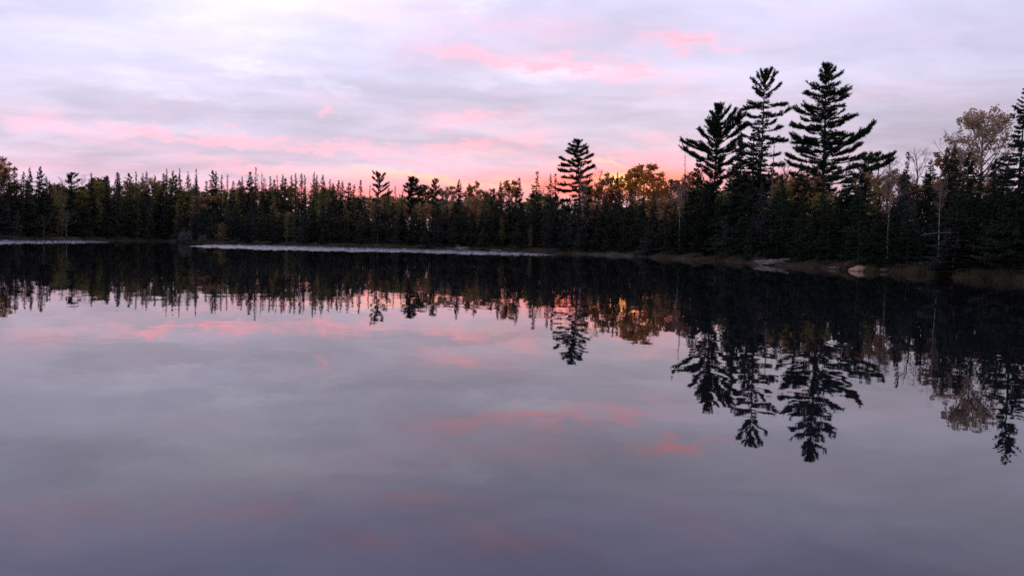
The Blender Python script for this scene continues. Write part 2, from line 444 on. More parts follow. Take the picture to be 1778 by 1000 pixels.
def broadleaf(seed, H=15.0, crown_r=3.0, crown_base=0.35, nleaf=2600, leaf=0.11, top_flat=0.5, limbs=15, lean=(0, 0)):
    """aspen or birch; nleaf=0 gives a bare one"""
    rng = np.random.default_rng(seed)
    tg, cg = Geo(), Geo()
    tp = wobble_trunk(tg, H * 0.9, 0.011 * H, rng, 0.02, lean=lean)
    tips = []
    cen = np.array([lean[0] * .7, lean[1] * .7, H * (crown_base + (1 - crown_base) * 0.52)])
    half = np.array([crown_r, crown_r, H * (1 - crown_base) * 0.5])
    def reach(p, d):
        # how far a branch may grow before leaving the crown's egg
        q = (p - cen) / half; e = d / half
        A = e @ e; B = 2 * q @ e; C = q @ q - 1
        disc = B * B - 4 * A * C
        return max(0.4, (-B + math.sqrt(disc)) / (2 * A)) if disc > 0 else 0.5
    for i in range(limbs):
        t = crown_base + (0.97 - crown_base) * ((i + rng.random() * .7) / limbs) ** 0.85
        z = t * H * 0.9
        c = np.array([np.interp(z, tp[:, 2], tp[:, 0]), np.interp(z, tp[:, 2], tp[:, 1]), z])
        a = i * 2.4 + rng.uniform(-.5, .5)
        d = np.array([math.cos(a), math.sin(a), rng.uniform(0.6, 1.3) + t * 0.6]); d /= np.linalg.norm(d)
        L = reach(c, d) * rng.uniform(0.65, 1.0)
        s = np.linspace(0, 1, 4)[:, None]
        pts = c + d * L * s + rng.normal(0, 0.05 * L, (4, 3)) * s + UP * 0.12 * L * s ** 2
        cg.tube(pts, np.array([0.05, 0.036, 0.022, 0.008]) * (0.4 + L * 0.22), 4, 1)
        for j in range(7):
            q = rng.uniform(0.2, 1.0)
            p = pts[0] + (pts[-1] - pts[0]) * q
            e = d + rng.normal(0, 0.62, 3); e /= np.linalg.norm(e)
            L2 = min(reach(p, e), 0.45 * L + 0.5) * rng.uniform(0.6, 1.0)
            p2 = p + e * L2
            cg.tube([p, (p + p2) / 2 + rng.normal(0, .05 * L2, 3), p2], [0.018, 0.012, 0.006], 3, 1)
            for k in range(6):
                q = rng.uniform(0.2, 1.0)
                pp = p + (p2 - p) * q
                e2 = e + rng.normal(0, 0.75, 3) + UP * 0.2; e2 /= np.linalg.norm(e2)
                L3 = rng.uniform(0.25, 0.8) * (0.5 + crown_r * 0.14)
                p3 = pp + e2 * L3
                cg.tube([pp, p3], [0.009, 0.003], 3, 1)
                tips.append((pp, p3))
    if nleaf:
        tips_a = np.array([t[0] for t in tips]); tips_b = np.array([t[1] for t in tips])
        # some twigs have already dropped their leaves
        keep = rng.random(len(tips)) > 0.18
        idx = rng.choice(np.nonzero(keep)[0], nleaf)
        q = rng.random(nleaf)[:, None] ** 0.7
        P = tips_a[idx] * (1 - q) + tips_b[idx] * q + rng.normal(0, 0.13, (nleaf, 3))
        cg.leaves(P, leaf * rng.uniform(0.7, 1.25, nleaf), rng, 0)
    return tg, cg

def pine_limb(g, p0, p1, rng, dens=1.0, full=0.7, sag=0.12, rad=0.05, tuft=1.0, bare=0.25):
    p0 = np.asarray(p0, float); p1 = np.asarray(p1, float)
    L = np.linalg.norm(p1 - p0)
    if L < 0.15: return
    d = (p1 - p0) / L
    mid = p0 * 0.45 + p1 * 0.55 - UP * sag * L + rng.normal(0, 0.04 * L, 3)
    s = np.linspace(0, 1, 6)[:, None]
    bez = lambda q: (1 - q) ** 2 * p0 + 2 * q * (1 - q) * mid + q ** 2 * p1
    g.tube(bez(s), rad * (1 - 0.85 * s[:, 0]) + 0.006, 4, 1)
    hd = np.array([d[0], d[1], 0]); hd /= np.linalg.norm(hd) + 1e-6
    side = np.cross(hd, UP)
    nb = max(5, int(L * (1 - bare) / 0.11 * dens))
    PP, DD, LL = [], [], []
    for q in np.sort(rng.uniform(bare, 1.0, nb)):
        base = bez(q); tan = bez(min(q + 0.03, 1.03)) - bez(q - 0.03); tan /= np.linalg.norm(tan)
        sg = rng.choice([-1, 1])
        e = tan * rng.uniform(0.5, 1.3) + side * sg * rng.uniform(0.2, 1.0) + UP * rng.uniform(-0.12, 0.42); e /= np.linalg.norm(e)
        env = math.sin(math.pi * min(1, (1.02 - q) / (1.02 - bare)) ** 0.8) if q < 0.9 else 0.5
        Lb = full * (0.36 + 0.30 * L) * (0.35 + 0.65 * env) * rng.uniform(0.55, 1.15)
        Lb = min(Lb, 1.5)
        if Lb > 0.35: g.tube([base, base + e * Lb * 0.85], [0.012, 0.004], 3, 1)
        nt = max(2, int(Lb / 0.13))
        u = np.linspace(0.25, 1, nt)
        C = base + e * (Lb * u)[:, None] + UP * (0.10 * Lb * u ** 2)[:, None]
        C = np.repeat(C, 9, 0)
        PP.append(C + rng.normal(0, 0.03, C.shape)); DD.append(e * 0.5 + UP * 0.35 + rng.normal(0, 0.75, C.shape))
    P = np.concatenate(PP); D = np.concatenate(DD)
    g.blades(P, D, tuft * rng.uniform(0.14, 0.42, len(P)), 0.07 * tuft, rng)

def hero_pine(seed, trunk_x, top, base_pts, limbs, D, fill=46, low=0.3, rad=0.20, dens=1.0, top_up=0.9, tuft=1.0):
    """white pine whose main limbs follow the ones in the photograph; limbs = (attach y, tip x, tip y) in photo pixels"""
    rng = np.random.default_rng(seed)
    P_top = at(top[0], top[1], D)
    gx = ground_z(P_top.x, P_top.y)
    az0 = math.atan2(P_top.x, P_top.y)
    right = np.array([math.cos(az0), -math.sin(az0), 0]); fwd = np.array([math.sin(az0), math.cos(az0), 0])
    H = P_top.z - gx
    tg, cg = Geo(), Geo()
    z = np.linspace(0, 1, 10)
    bx = np.interp(z, [0, 0.5, 1], base_pts)
    pts = right * bx[:, None] + UP * (z * H)[:, None] - UP * 0.3 * (z == 0)[:, None]
    pts += np.stack([0.05 * np.sin(z * 9 + seed), 0.05 * np.cos(z * 7), z * 0], 1) * (z * (1 - z) * 4)[:, None]
    tg.tube(pts, rad * (1 - z) ** 0.8 + 0.015, 8)
    cx = lambda h: np.array([np.interp(h, pts[:, 2], pts[:, k]) for k in (0, 1)] + [h])
    prof = []
    mpp = D / F
    def local(px, py):
        p = at(px, py, D) - Vector((P_top.x, P_top.y, gx))
        return float(np.dot(np.array(p), right)), p.z
    for (ya, tx, ty) in limbs:
        _, za = local(top[0], ya)
        lx, lz = local(tx, ty)
        a = cx(za)
        lx *= rng.uniform(0.9, 1.06); lz += rng.normal(0, 0.12)
        dep = (abs(lx) + 0.3) * rng.normal(0, 0.28)
        tip = right * lx + fwd * dep + UP * lz
        tip = a + (tip - a) * (0.90 if lz < 0.85 * H else 0.78)
        pine_limb(cg, a, tip, rng, dens * rng.uniform(0.8, 1.8), full=rng.uniform(0.6, 1.25) * (1.0 if abs(lx) < 3.5 else 0.75), bare=rng.uniform(0.12, 0.4) + (0.12 if abs(lx) > 3.5 else 0), sag=0.10 if lz - za < 0.8 * abs(lx) else 0.03, rad=0.045 + 0.012 * abs(lx), tuft=tuft)
        prof.append((za, abs(lx), lz - za))
    prof.sort()
    hz = np.array([p[0] for p in prof]); hl = np.array([p[1] for p in prof]); hs = np.array([p[2] for p in prof])
    fill = int(fill * 3.2)
    for i in range(fill):
        h = H * (low + (0.985 - low) * ((i + rng.random()) / fill) ** 0.8)
        k = np.argmin(abs(hz - h))
        lo = max(0, k - 1); hi = min(len(hz), k + 2)
        L = hl[lo:hi].mean() * rng.uniform(0.2, 0.78)
        rise = hs[k] * rng.uniform(0.2, 1.1) * L / max(hl[k], 0.3)
        L = min(L, (H - h) * 0.9 + 0.5); rise = min(rise, (H - h) * 0.75)
        a = rng.choice([-1, 1]) * math.pi / 2 + rng.normal(0, 0.9)      # mostly towards and away from the viewer
        d = right * math.cos(a) + fwd * math.sin(a)
        pine_limb(cg, cx(h), cx(h) + d * L + UP * rise, rng, dens * 0.8, rad=0.035, tuft=tuft)
    n = 40
    c = cx(H * 0.985)
    cg.blades(np.repeat(c[None], n, 0) + rng.normal(0, 0.08, (n, 3)) - UP * rng.uniform(0, 0.8, n)[:, None], rng.normal(0, 0.6, (n, 3)) + UP, 0.28, 0.06, rng)
    return tg, cg, Vector((P_top.x, P_top.y, gx))

def snag(seed, H, rng_len=0.6, n=60):
    """dead spruce pole with short broken branches"""
    rng = np.random.default_rng(seed)
    tg, cg = Geo(), Geo()
    tp = wobble_trunk(tg, H, 0.009 * H, rng, 0.006)
    for i in range(n):
        z = rng.uniform(0.25, 0.97) * H
        a = rng.uniform(0, 6.28); L = rng_len * rng.uniform(0.3, 1.1) * (1.15 - z / H)
        c = np.array([np.interp(z, tp[:, 2], tp[:, 0]), np.interp(z, tp[:, 2], tp[:, 1]), z])
        d = np.array([math.cos(a), math.sin(a), rng.uniform(-0.35, 0.1)])
        cg.tube([c, c + d * L * 0.6, c + d * L + UP * 0.05], [0.016, 0.011, 0.004], 3, 1)
        if rng.random() < 0.5:
            P = c + d * L * rng.uniform(0.2, 1, 6)[:, None]
            cg.blades(P, rng.normal(0, 1, (6, 3)), 0.16, 0.05, rng)
    return tg, cg

# ------------------------------------------------------------------ shoreline, ground, water
SHORE_PX = [(-420, 120), (-200, 135), (0, 146), (120, 152), (190, 165), (290, 172), (318, 160), (420, 152), (600, 148), (760, 143), (900, 136),
            (1020, 128), (1100, 120), (1200, 106), (1300, 92), (1390, 80), (1480, 74), (1600, 68), (1700, 63), (1778, 59), (1900, 52), (2100, 38)]
_az = [math.atan2(ray(x, 420 + (x - 889) * 0.0257).x, ray(x, 420 + (x - 889) * 0.0257).y) for x, _ in SHORE_PX]
_D = [d for _, d in SHORE_PX]
_azf = [-math.pi, -2.4, -1.5, -0.95] + _az + [0.95, 1.5, 2.4, math.pi]
_Df = [60, 65, 85, 105] + _D + [34, 40, 55, 60]

def shore_az(a):
    a = np.asarray(a)
    base = np.interp(a, _azf, _Df)
    return base + 1.1 * np.sin(a * 61) + 0.7 * np.sin(a * 137 + 1) + 0.4 * np.sin(a * 311)

def shore_px(x):
    d = ray(x, 420 + (x - 889) * 0.0257)
    return float(shore_az(math.atan2(d.x, d.y)))

def ground_h(x, y):
    x = np.asarray(x, float); y = np.asarray(y, float)
    r = np.hypot(x, y); t = r - shore_az(np.arctan2(x, y))
    land = 0.50 * (1 - np.exp(-np.maximum(t, 0) / 2.0)) + 0.022 * np.minimum(np.maximum(t, 0), 90)
    land += (0.10 * np.sin(x * 0.9) * np.sin(y * 0.7 + 1) + 0.06 * np.sin(x * 2.3 + y * 1.1)) * np.clip(t / 3, 0, 1)
    return np.where(t > 0, land - 0.0, np.maximum(t * 0.22, -1.6)) - 0.02

def ground_z(x, y):
    return float(ground_h(x, y))

def build_ground():
    A = np.unique(np.concatenate([np.linspace(-math.pi, math.pi, 220), np.linspace(-0.75, 0.85, 760)]))
    A = A[:-1]
    T = np.array([-14, -6, -3, -1.5, -0.7, -0.3, 0.0, 0.25, 0.5, 0.8, 1.2, 1.7, 2.3, 3, 4, 5, 6.5, 8, 10, 13, 17, 22, 30, 45, 70, 110, 200, 500, 1200, 3000.0])
    D = shore_az(A)
    rr = np.maximum(D[:, None] + T[None, :], 2.0)
    xs = rr * np.sin(A)[:, None]; ys = rr * np.cos(A)[:, None]
    zs = ground_h(xs, ys)
    n, k = rr.shape
    v = np.stack([xs, ys, zs], -1).reshape(-1, 3)
    i = np.arange(n)[:, None]; j = np.arange(k - 1)[None, :]; i2 = (i + 1) % n
    a, b, c2, d = i * k + j, i2 * k + j, i2 * k + j + 1, i * k + j + 1
    f = np.concatenate([np.stack([a, c2, b], -1).reshape(-1, 3), np.stack([a, d, c2], -1).reshape(-1, 3)])
    v = np.concatenate([v, [[0, 0, -1.62]]])
    cidx = len(v) - 1
    f = np.concatenate([f, np.stack([np.full(n, cidx), (np.arange(n)) * k, ((np.arange(n) + 1) % n) * k], -1)])
    g = Geo(); g.add(v, f)
    o = link('ground', g.mesh('ground', [M['soil']])); tag(o, kind='structure')
    for p in o.data.polygons: p.use_smooth = True
build_ground()

g = Geo()
g.add([(-450, -450, 0), (450, -450, 0), (450, 450, 0), (-450, 450, 0)], [(0, 1, 2), (0, 2, 3)])
tag(link('lake_water', g.mesh('lake_water', [M['water']])), kind='structure')

def ruffle(rows):
    """a patch of wind-ruffled water with real little waves: rows of (px, top py, bottom py)"""
    rng = np.random.default_rng(int(rows[0][0]) + 999)
    nx, ny = 760, 90
    xs = np.linspace(rows[0][0], rows[-1][0], nx)
    top = np.interp(xs, [r[0] for r in rows], [r[1] for r in rows]); bot = np.interp(xs, [r[0] for r in rows], [r[2] for r in rows])
    jit = lambda n, a: np.interp(xs, np.linspace(xs[0], xs[-1], n), rng.normal(0, a, n))
    taper = np.clip(np.minimum(xs - xs[0], xs[-1] - xs) / 30, 0, 1)
    top = top + taper * jit(60, 0.28); bot = np.maximum(bot + taper * (jit(30, 0.45) + jit(140, 0.35)), top + 0.2)
    A = np.array([tuple(on_water(x, t)) for x, t in zip(xs, top)]); B = np.array([tuple(on_water(x, b)) for x, b in zip(xs, bot)])
    u = np.linspace(0, 1, ny)[None, :, None]
    P = A[:, None, :] * (1 - u) + B[:, None, :] * u
    z = np.zeros(P.shape[:2])
    for k in range(26):
        lam = rng.uniform(0.7, 1.9); th = rng.normal(1.3, 0.7); kx, ky = math.cos(th) * 6.283 / lam, math.sin(th) * 6.283 / lam
        z += lam * 0.0105 * np.sin(P[..., 0] * kx + P[..., 1] * ky + rng.uniform(0, 6.28))
    edge = np.sin(math.pi * np.clip(u[..., 0], 0, 1)) ** 0.35 * np.clip(taper * 1.0, 0.0, 1)[:, None]
    P[..., 2] = 0.004 + (0.03 + z) * edge * (z * edge > -1)
    P[..., 2] = np.maximum(P[..., 2], 0.004)
    a = (np.arange(nx - 1)[:, None] * ny + np.arange(ny - 1)[None, :])
    f = np.concatenate([np.stack([a, a + 1, a + ny + 1], -1).reshape(-1, 3), np.stack([a, a + ny + 1, a + ny], -1).reshape(-1, 3)])
    g = Geo(); g.add(P.reshape(-1, 3), f)
    o = link('ruffled_water', g.mesh('ruffled_water', [M['ruffled']])); tag(o, kind='structure')
    o.data.polygons.foreach_set('use_smooth', np.ones(len(o.data.polygons), bool))
ruffle([(-160, 412, 420), (0, 415.3, 423.3), (60, 416, 422.8), (110, 416.3, 422.6), (150, 418, 422), (190, 420.3, 421.2)])
ruffle([(328, 427.6, 428.2), (370, 425.6, 429.6), (430, 426, 432.6), (500, 427.2, 434.5), (600, 429, 436.8), (700, 430.5, 438.4),
        (780, 433.5, 440.4), (860, 437, 442.2), (905, 439.4, 443.2), (965, 442.6, 443.6)])

# ------------------------------------------------------------------ tree stock (shared meshes)
def stock(name, geos, mats_trunk, mats_crown, H):
    tg, cg = geos
    return dict(t=tg.mesh(name + '_trunk', mats_trunk), c=cg.mesh(name + '_crown', mats_crown), H=H, g=(tg, cg))

S = {}
bk = [M['bark']]
S['spruce'] = [stock('spruce', spruce(i, 14, 1.9 + 0.2 * (i % 4), 0.72 + 0.06 * (i % 3), [0, .1, .2][i % 3], [0, .2, 0, 0, 0][i % 5], 0.03, 0.3 + .08 * (i % 3)), bk, [M['spruce'], M['bark']], 14) for i in range(10)]
S['dense_spruce'] = [stock('dense_spruce', spruce(40 + i, 14, 2.5, 0.85, 0, 0, 0.02, 0.35, 1.15), bk, [M['spruce'], M['bark']], 14) for i in range(4)]
S['grey_spruce'] = [stock('grey_spruce', spruce(60 + i, 14, 1.8, 0.7, .15, .2, 0.02, 0.4), bk, [M['spruce_grey'], M['twig']], 14) for i in range(4)]
S['tamarack'] = [stock('tamarack', tamarack(70 + i, 14, 1.7 + .15 * i, 1.0), bk, [M['tamarack'], M['twig']], 14) for i in range(6)]
S['grey_tamarack'] = [stock('grey_tamarack', tamarack(80 + i, 14, 1.7, 0.3), bk, [M['tamarack'], M['twig']], 14) for i in range(3)]
S['snag'] = [stock('snag', snag(90 + i, 14), [M['snag']], [M['spruce'], M['snag']], 14) for i in range(3)]
ab = [M['aspen_bark']]
S['orange'] = [stock('orange_aspen', broadleaf(100 + i, 15, 2.6, 0.3, 4300, 0.15), ab, [M['orange'], M['twig']], 15) for i in range(3)]
S['gold'] = [stock('gold_aspen', broadleaf(110 + i, 15, 2.8, 0.3, 4300, 0.15), ab, [M['gold'], M['twig']], 15) for i in range(3)]
S['brown'] = [stock('brown_aspen', broadleaf(120 + i, 15, 2.6, 0.3, 4000, 0.14), ab, [M['brown'], M['twig']], 15) for i in range(3)]
M['tan'] = leafy('peach_tan_leaves', (0.44, 0.32, 0.23), (0.62, 0.42, 0.25), 0.6, 0.1)
S['tan'] = [stock('tan_aspen', broadleaf(190, 15, 2.7, 0.45, 4200, 0.12, limbs=24), ab, [M['tan'], M['twig']], 15)]
S['olive'] = [stock('olive_aspen', broadleaf(130 + i, 15, 2.6, 0.3, 5500, 0.17), ab, [M['olive'], M['twig']], 15) for i in range(2)]
S['bare'] = [stock('bare_birch', broadleaf(140 + i, 15, 2.0, 0.35, 0), ab, [M['brown'], M['twig']], 15) for i in range(3)]
S['birch'] = [stock('birch', broadleaf(150 + i, 15, 1.5, 0.55, 500, 0.09), [M['birch_bark']], [M['brown'], M['twig']], 15) for i in range(2)]

def lighter(kind):  # crown copies whose needle colour carries the far shore's haze lift
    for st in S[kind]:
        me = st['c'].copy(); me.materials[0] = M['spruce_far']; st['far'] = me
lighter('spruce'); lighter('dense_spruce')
NAME = dict(tan='aspen_tree', spruce='spruce_tree', dense_spruce='spruce_tree', grey_spruce='spruce_tree', tamarack='tamarack_tree', grey_tamarack='tamarack_tree',
            snag='dead_tree', orange='aspen_tree', gold='aspen_tree', brown='aspen_tree', olive='aspen_tree', bare='bare_birch_tree', birch='birch_tree')
WORD = dict(spruce='dark spruce', dense_spruce='bushy dark spruce', grey_spruce='greyish spruce', tamarack='wispy olive tamarack',
            grey_tamarack='thin grey tamarack', snag='dead spruce pole', orange='orange aspen', gold='golden aspen', brown='brown half-bare aspen',
            olive='dull green aspen', bare='bare grey birch', birch='slim birch with pale trunk')
CAT = dict(spruce='tree', dense_spruce='tree', grey_spruce='tree', tamarack='tree', grey_tamarack='tree', snag='dead tree')

SECTIONS = [(-999, 95, 'at far left by the orange aspen'), (95, 200, 'around the crooked snag tree'),
            (200, 310, 'behind the gap between pale water strips'), (310, 420, 'behind the little golden tamarack'),
            (420, 520, 'around the grey-topped tamarack'), (520, 640, 'left of the spreading pine'),
            (640, 700, 'around the spreading pine'), (700, 780, 'beside the dome-topped small pine'),
            (780, 860, 'near the rusty orange aspen'), (860, 968, 'left of the lone pine'),
            (968, 1040, 'at the foot of the lone pine'), (1040, 1170, 'below the sunset glow'),
            (1170, 1285, 'under the left pine of the trio'), (1285, 1385, 'under the thin middle pine of the trio'),
            (1385, 1500, 'under the broad right pine'), (1500, 1620, 'by the slim pale birch'),
            (1620, 1745, 'below the tall brown aspen'), (1745, 9999, 'by the big rightmost spruce')]
TREES = []       # (px, kind, row, object)
rnd = random.Random(5)

def plant(kind, px, py, dD, row, var=None, wide=1.0, label=None, rot=None):
    """a tree whose top stands at photo pixel (px, py), dD metres behind the waterline"""
    D = shore_px(px) + dD
    P = at(px, py, D)
    gz = ground_z(P.x, P.y)
    H = P.z - gz
    k = S[kind]
    st = k[(var if var is not None else rnd.randrange(len(k))) % len(k)]
    root = link(NAME[kind], None)
    root.empty_display_size = 0.5
    root.location = (P.x, P.y, gz)
    root.rotation_euler = (rnd.gauss(0, 0.014), rnd.gauss(0, 0.014), rnd.uniform(0, 6.28) if rot is None else rot)
    s = H / st['H']
    sx = s ** 0.45 * wide * rnd.uniform(0.82, 1.3)
    root.scale = (sx, sx, s)
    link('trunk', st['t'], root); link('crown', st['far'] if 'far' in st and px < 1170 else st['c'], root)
    root['category'] = CAT.get(kind, 'tree')
    if label: root['label'] = label
    else: TREES.append((px, kind, row, root, py))
    return root

# --- skyline trees read off the photograph, left to right
SKY_TREES = [
 ('spruce', 13, 289, 8), ('spruce', 26, 288, 9), ('spruce', 39, 297, 6), ('spruce', 53, 289, 8), ('dense_spruce', 66, 288, 9), ('spruce', 80, 306, 6),
 ('spruce', 88, 313, 5), ('orange', 99, 316, 26), ('bare', 107, 304, 22), ('bare', 145, 302, 24), ('spruce', 158, 299, 8), ('olive', 172, 306, 18),
 ('spruce', 184, 304, 8), ('spruce', 202, 298, 7), ('tamarack', 211, 299, 12), ('spruce', 226, 300, 8), ('tamarack', 238, 297, 10), ('tamarack', 246, 300, 13),
 ('spruce', 257, 297, 8), ('tamarack', 272, 303, 9), ('spruce', 283, 301, 7), ('tamarack', 291, 292, 11), ('tamarack', 298, 294, 12),
 ('spruce', 304, 303, 9), ('tamarack', 315, 291, 14), ('tamarack', 326, 297, 16), ('spruce', 337, 306, 14), ('grey_tamarack', 344, 291, 17),
 ('spruce', 354, 313, 14), ('spruce', 369, 295, 18), ('spruce', 375, 296, 20), ('tamarack', 385, 303, 18), ('grey_tamarack', 394, 301, 19), ('spruce', 403, 314, 14),
 ('spruce', 414, 312, 16), ('spruce', 422, 306, 15), ('spruce', 433, 297, 17), ('grey_tamarack', 453, 298, 20), ('spruce', 459, 308, 17),
 ('tamarack', 469, 305, 18), ('spruce', 476, 311, 15), ('grey_tamarack', 484, 303, 18), ('spruce', 490, 302, 20), ('spruce', 496, 309, 16), ('tamarack', 505, 303, 18),
 ('tamarack', 514, 299, 19), ('spruce', 525, 301, 17), ('tamarack', 531, 303, 20), ('tamarack', 543, 297, 18), ('tamarack', 550, 303, 16), ('spruce', 560, 301, 17),
 ('tamarack', 572, 310, 15), ('spruce', 580, 317, 13), ('spruce', 587, 313, 12), ('spruce', 596, 314, 13), ('spruce', 602, 316, 12), ('tamarack', 614, 319, 15),
 ('spruce', 626, 312, 11), ('grey_tamarack', 641, 319, 14), ('tamarack', 675, 325, 16), ('grey_tamarack', 686, 322, 16), ('tamarack', 697, 331, 15), ('olive', 738, 322, 20),
 ('brown', 780, 324, 26), ('bare', 770, 328, 22), ('dense_spruce', 797, 311, 9), ('brown', 846, 329, 30), ('spruce', 843, 337, 8), ('spruce', 857, 326, 12), ('spruce', 869, 314, 10),
 ('spruce', 884, 322, 8), ('spruce', 897, 331, 8), ('spruce', 908, 307, 13), ('spruce', 931, 296, 14), ('bare', 945, 314, 26), ('spruce', 956, 301, 13), ('spruce', 967, 300, 12),
 ('bare', 1043, 287, 28), ('brown', 1055, 302, 30), ('orange', 1036, 322, 24), ('orange', 1068, 320, 28), ('spruce', 1074, 298, 24), ('brown', 1019, 318, 26),
 ('dense_spruce', 1052, 332, 9), ('spruce', 1077, 330, 8), ('dense_spruce', 1098, 323, 10), ('gold', 1146, 314, 22), ('spruce', 1137, 330, 9), ('spruce', 1038, 349, 7), ('brown', 1175, 312, 26),
 ('spruce', 1167, 311, 18), ('brown', 1190, 322, 24), ('spruce', 1212, 272, 10), ('bare', 1365, 268, 32), ('brown', 1372, 300, 26), ('brown', 1205, 300, 30),
 ('bare', 1398, 300, 28), ('bare', 1524, 256, 30), ('bare', 1545, 262, 27), ('spruce', 1568, 292, 14), ('bare', 1594, 250, 34), ('spruce', 1605, 298, 12), ('spruce', 1617, 275, 15),
 ('spruce', 1643, 254, 14), ('spruce', 1657, 249, 16), ('dense_spruce', 1682, 263, 14), ('bare', 1662, 218, 36), ('spruce', 1730, 275, 16), 
 ('brown', 1560, 296, 24), ('brown', 1515, 300, 22), ('brown', 1650, 260, 32), ('spruce', 1592, 308, 12), ('dense_spruce', 1705, 296, 12),
 ('dense_spruce', 1288, 232, 10), ('dense_spruce', 1310, 222, 12), ('dense_spruce', 1235, 300, 12), ('dense_spruce', 1356, 300, 10), ('dense_spruce', 1395, 280, 14), ('dense_spruce', 1470, 282, 13),
 ('dense_spruce', 1265, 290, 15), ('dense_spruce', 1500, 300, 12), ('dense_spruce', 1430, 290, 18), ('dense_spruce', 1340, 290, 16),
 ('spruce', 1748, 290, 9), ('dense_spruce', 1850, 210, 10), ('spruce', 1900, 190, 12), ('spruce', -30, 296, 9), ('spruce', -60, 290, 8), ('tamarack', -90, 300, 10), ('spruce', -120, 292, 9),
]
for (k, x, y, d) in SKY_TREES:
    w = 1.0
    if k in ('orange', 'gold', 'brown', 'olive') : w = 0.95
    if k == 'dense_spruce' and 1170 < x < 1520: w = 1.25
    plant(k, x, y, d, 'sky', wide=w)

# --- trees one can name
plant('orange', 2, 277, 24, 'hero', wide=1.15, label='rusty orange aspen crown at the left end of the far treeline')
plant('orange', 824, 319, 26, 'hero', wide=1.1, label='rusty orange aspen standing behind the spruces left of the yellow aspen')
plant('gold', 885, 314, 24, 'hero', wide=0.8, label='small yellow aspen behind dark spruce tips left of the lone pine')
plant('gold', 1120, 286, 26, 'hero', wide=1.2, label='broad golden aspen lit by the sunset glow right of the lone pine')
plant('gold', 1098, 298, 30, 'hero', wide=1.0, label='lower golden aspen touching the sunset glow beside the broad golden aspen')
plant('tan', 1704, 191, 30, 'hero', wide=0.95, label='tallest brown aspen with thinning crown near the right edge')
plant('grey_tamarack', 441, 289, 20, 'hero', wide=1.25, label='tall grey-topped tamarack rising highest above the left treeline')
plant('snag', 1193, 266, 12, 'hero', label='thin black dead pole left of the leaning left pine of the trio')
plant('snag', 1345, 243, 12, 'hero', label='short black dead pole right of the thin middle pine')
plant('grey_spruce', 1578, 262, 14, 'hero', wide=0.7, label='half-dead spruce with level bare branches right of the pine trio')
plant('grey_spruce', 1020, 352, 4, 'hero', wide=1.7, label='pale grey bushy spruce at the waterline below the lone pine')
plant('birch', 1549, 288, 6, 'hero', wide=0.6, label='pale slim birch trunk right of the broad right pine')
plant('birch', 1637, 300, 7, 'hero', wide=0.5, label='thin pale birch trunk left of the tall brown aspen')
plant('birch', 1013, 300, 9, 'hero', wide=0.5, label='pale birch trunk just right of the lone pine trunk')
plant('birch', 1184, 316, 8, 'hero', wide=0.5, label='pale birch trunk left of the leaning left pine')

def hero(name, res, label, mats=None):
    tg, cg, loc = res
    root = link(name, None); root.location = loc
    link('trunk', tg.mesh('pine_trunk', [M['bark']]), root); link('crown', cg.mesh('pine_crown', mats or [M['pine'], M['bark']]), root)
    tag(root, label, 'tree')
    return root

hero('white_pine_tree', hero_pine(1, 0, (1248, 181), (-0.6, -0.1, 0), [
    (200, 1241, 184), (200, 1256, 184), (208, 1232, 197), (212, 1268, 191), (222, 1226, 208), (222, 1283, 188), (232, 1277, 204), (240, 1291, 201), (250, 1296, 222),
    (245, 1230, 226), (256, 1209, 226), (264, 1190, 240), (268, 1177, 243), (278, 1179, 257), (262, 1288, 238), (275, 1300, 252), (287, 1205, 270), (290, 1290, 268),
    (318, 1283, 292), (312, 1222, 296), (330, 1215, 318), (335, 1290, 322), (275, 1215, 250), (352, 1225, 345), (355, 1280, 350)], 118, fill=50, low=0.35, rad=0.19),
    'leftmost pine of the trio, bushy with long limbs reaching left')
hero('white_pine_tree', hero_pine(2, 0, (1329, 122), (-0.4, -0.1, 0), [
    (148, 1312, 128), (148, 1322, 122), (150, 1340, 123), (152, 1350, 126), (158, 1306, 137), (165, 1309, 150), (172, 1314, 160), (165, 1361, 146), (156, 1346, 138),
    (178, 1364, 178), (182, 1292, 188), (186, 1300, 181), (204, 1373, 192), (204, 1293, 201), (200, 1350, 199), (216, 1290, 215), (220, 1345, 213), (228, 1357, 225), (222, 1306, 222),
    (240, 1362, 244), (243, 1288, 238), (250, 1345, 250), (255, 1286, 252), (266, 1282, 264), (270, 1352, 268), (285, 1278, 284), (288, 1356, 288),
    (305, 1276, 304), (310, 1358, 310), (330, 1280, 330), (335, 1354, 334), (355, 1285, 356)], 116, fill=30, low=0.3, rad=0.20),
    'thin tall middle pine of the trio with gaps between its limbs')
hero('white_pine_tree', hero_pine(3, 0, (1436, 113), (-0.3, 0.1, 0), [
    (130, 1422, 117), (130, 1430, 113), (132, 1445, 114), (135, 1452, 120), (140, 1466, 131), (148, 1422, 134), (150, 1462, 141), (160, 1418, 150), (164, 1403, 144),
    (166, 1384, 157), (170, 1394, 162), (166, 1477, 154), (178, 1476, 171), (186, 1468, 186), (192, 1391, 183), (198, 1400, 190), (204, 1377, 192), (206, 1490, 202), (212, 1480, 207),
    (222, 1379, 223), (226, 1392, 226), (230, 1480, 232), (238, 1373, 240), (246, 1380, 247), (250, 1484, 247), (262, 1527, 211), (266, 1512, 224), (270, 1499, 236), (258, 1470, 240),
    (270, 1505, 255), (262, 1384, 262), (282, 1361, 275), (285, 1505, 272), (292, 1368, 286), (300, 1500, 288), (310, 1370, 302), (318, 1505, 306), (335, 1378, 326), (338, 1495, 330)],
    108, fill=62, low=0.28, rad=0.24),
    'broadest and tallest pine, rightmost of the trio, with long limb rising right')
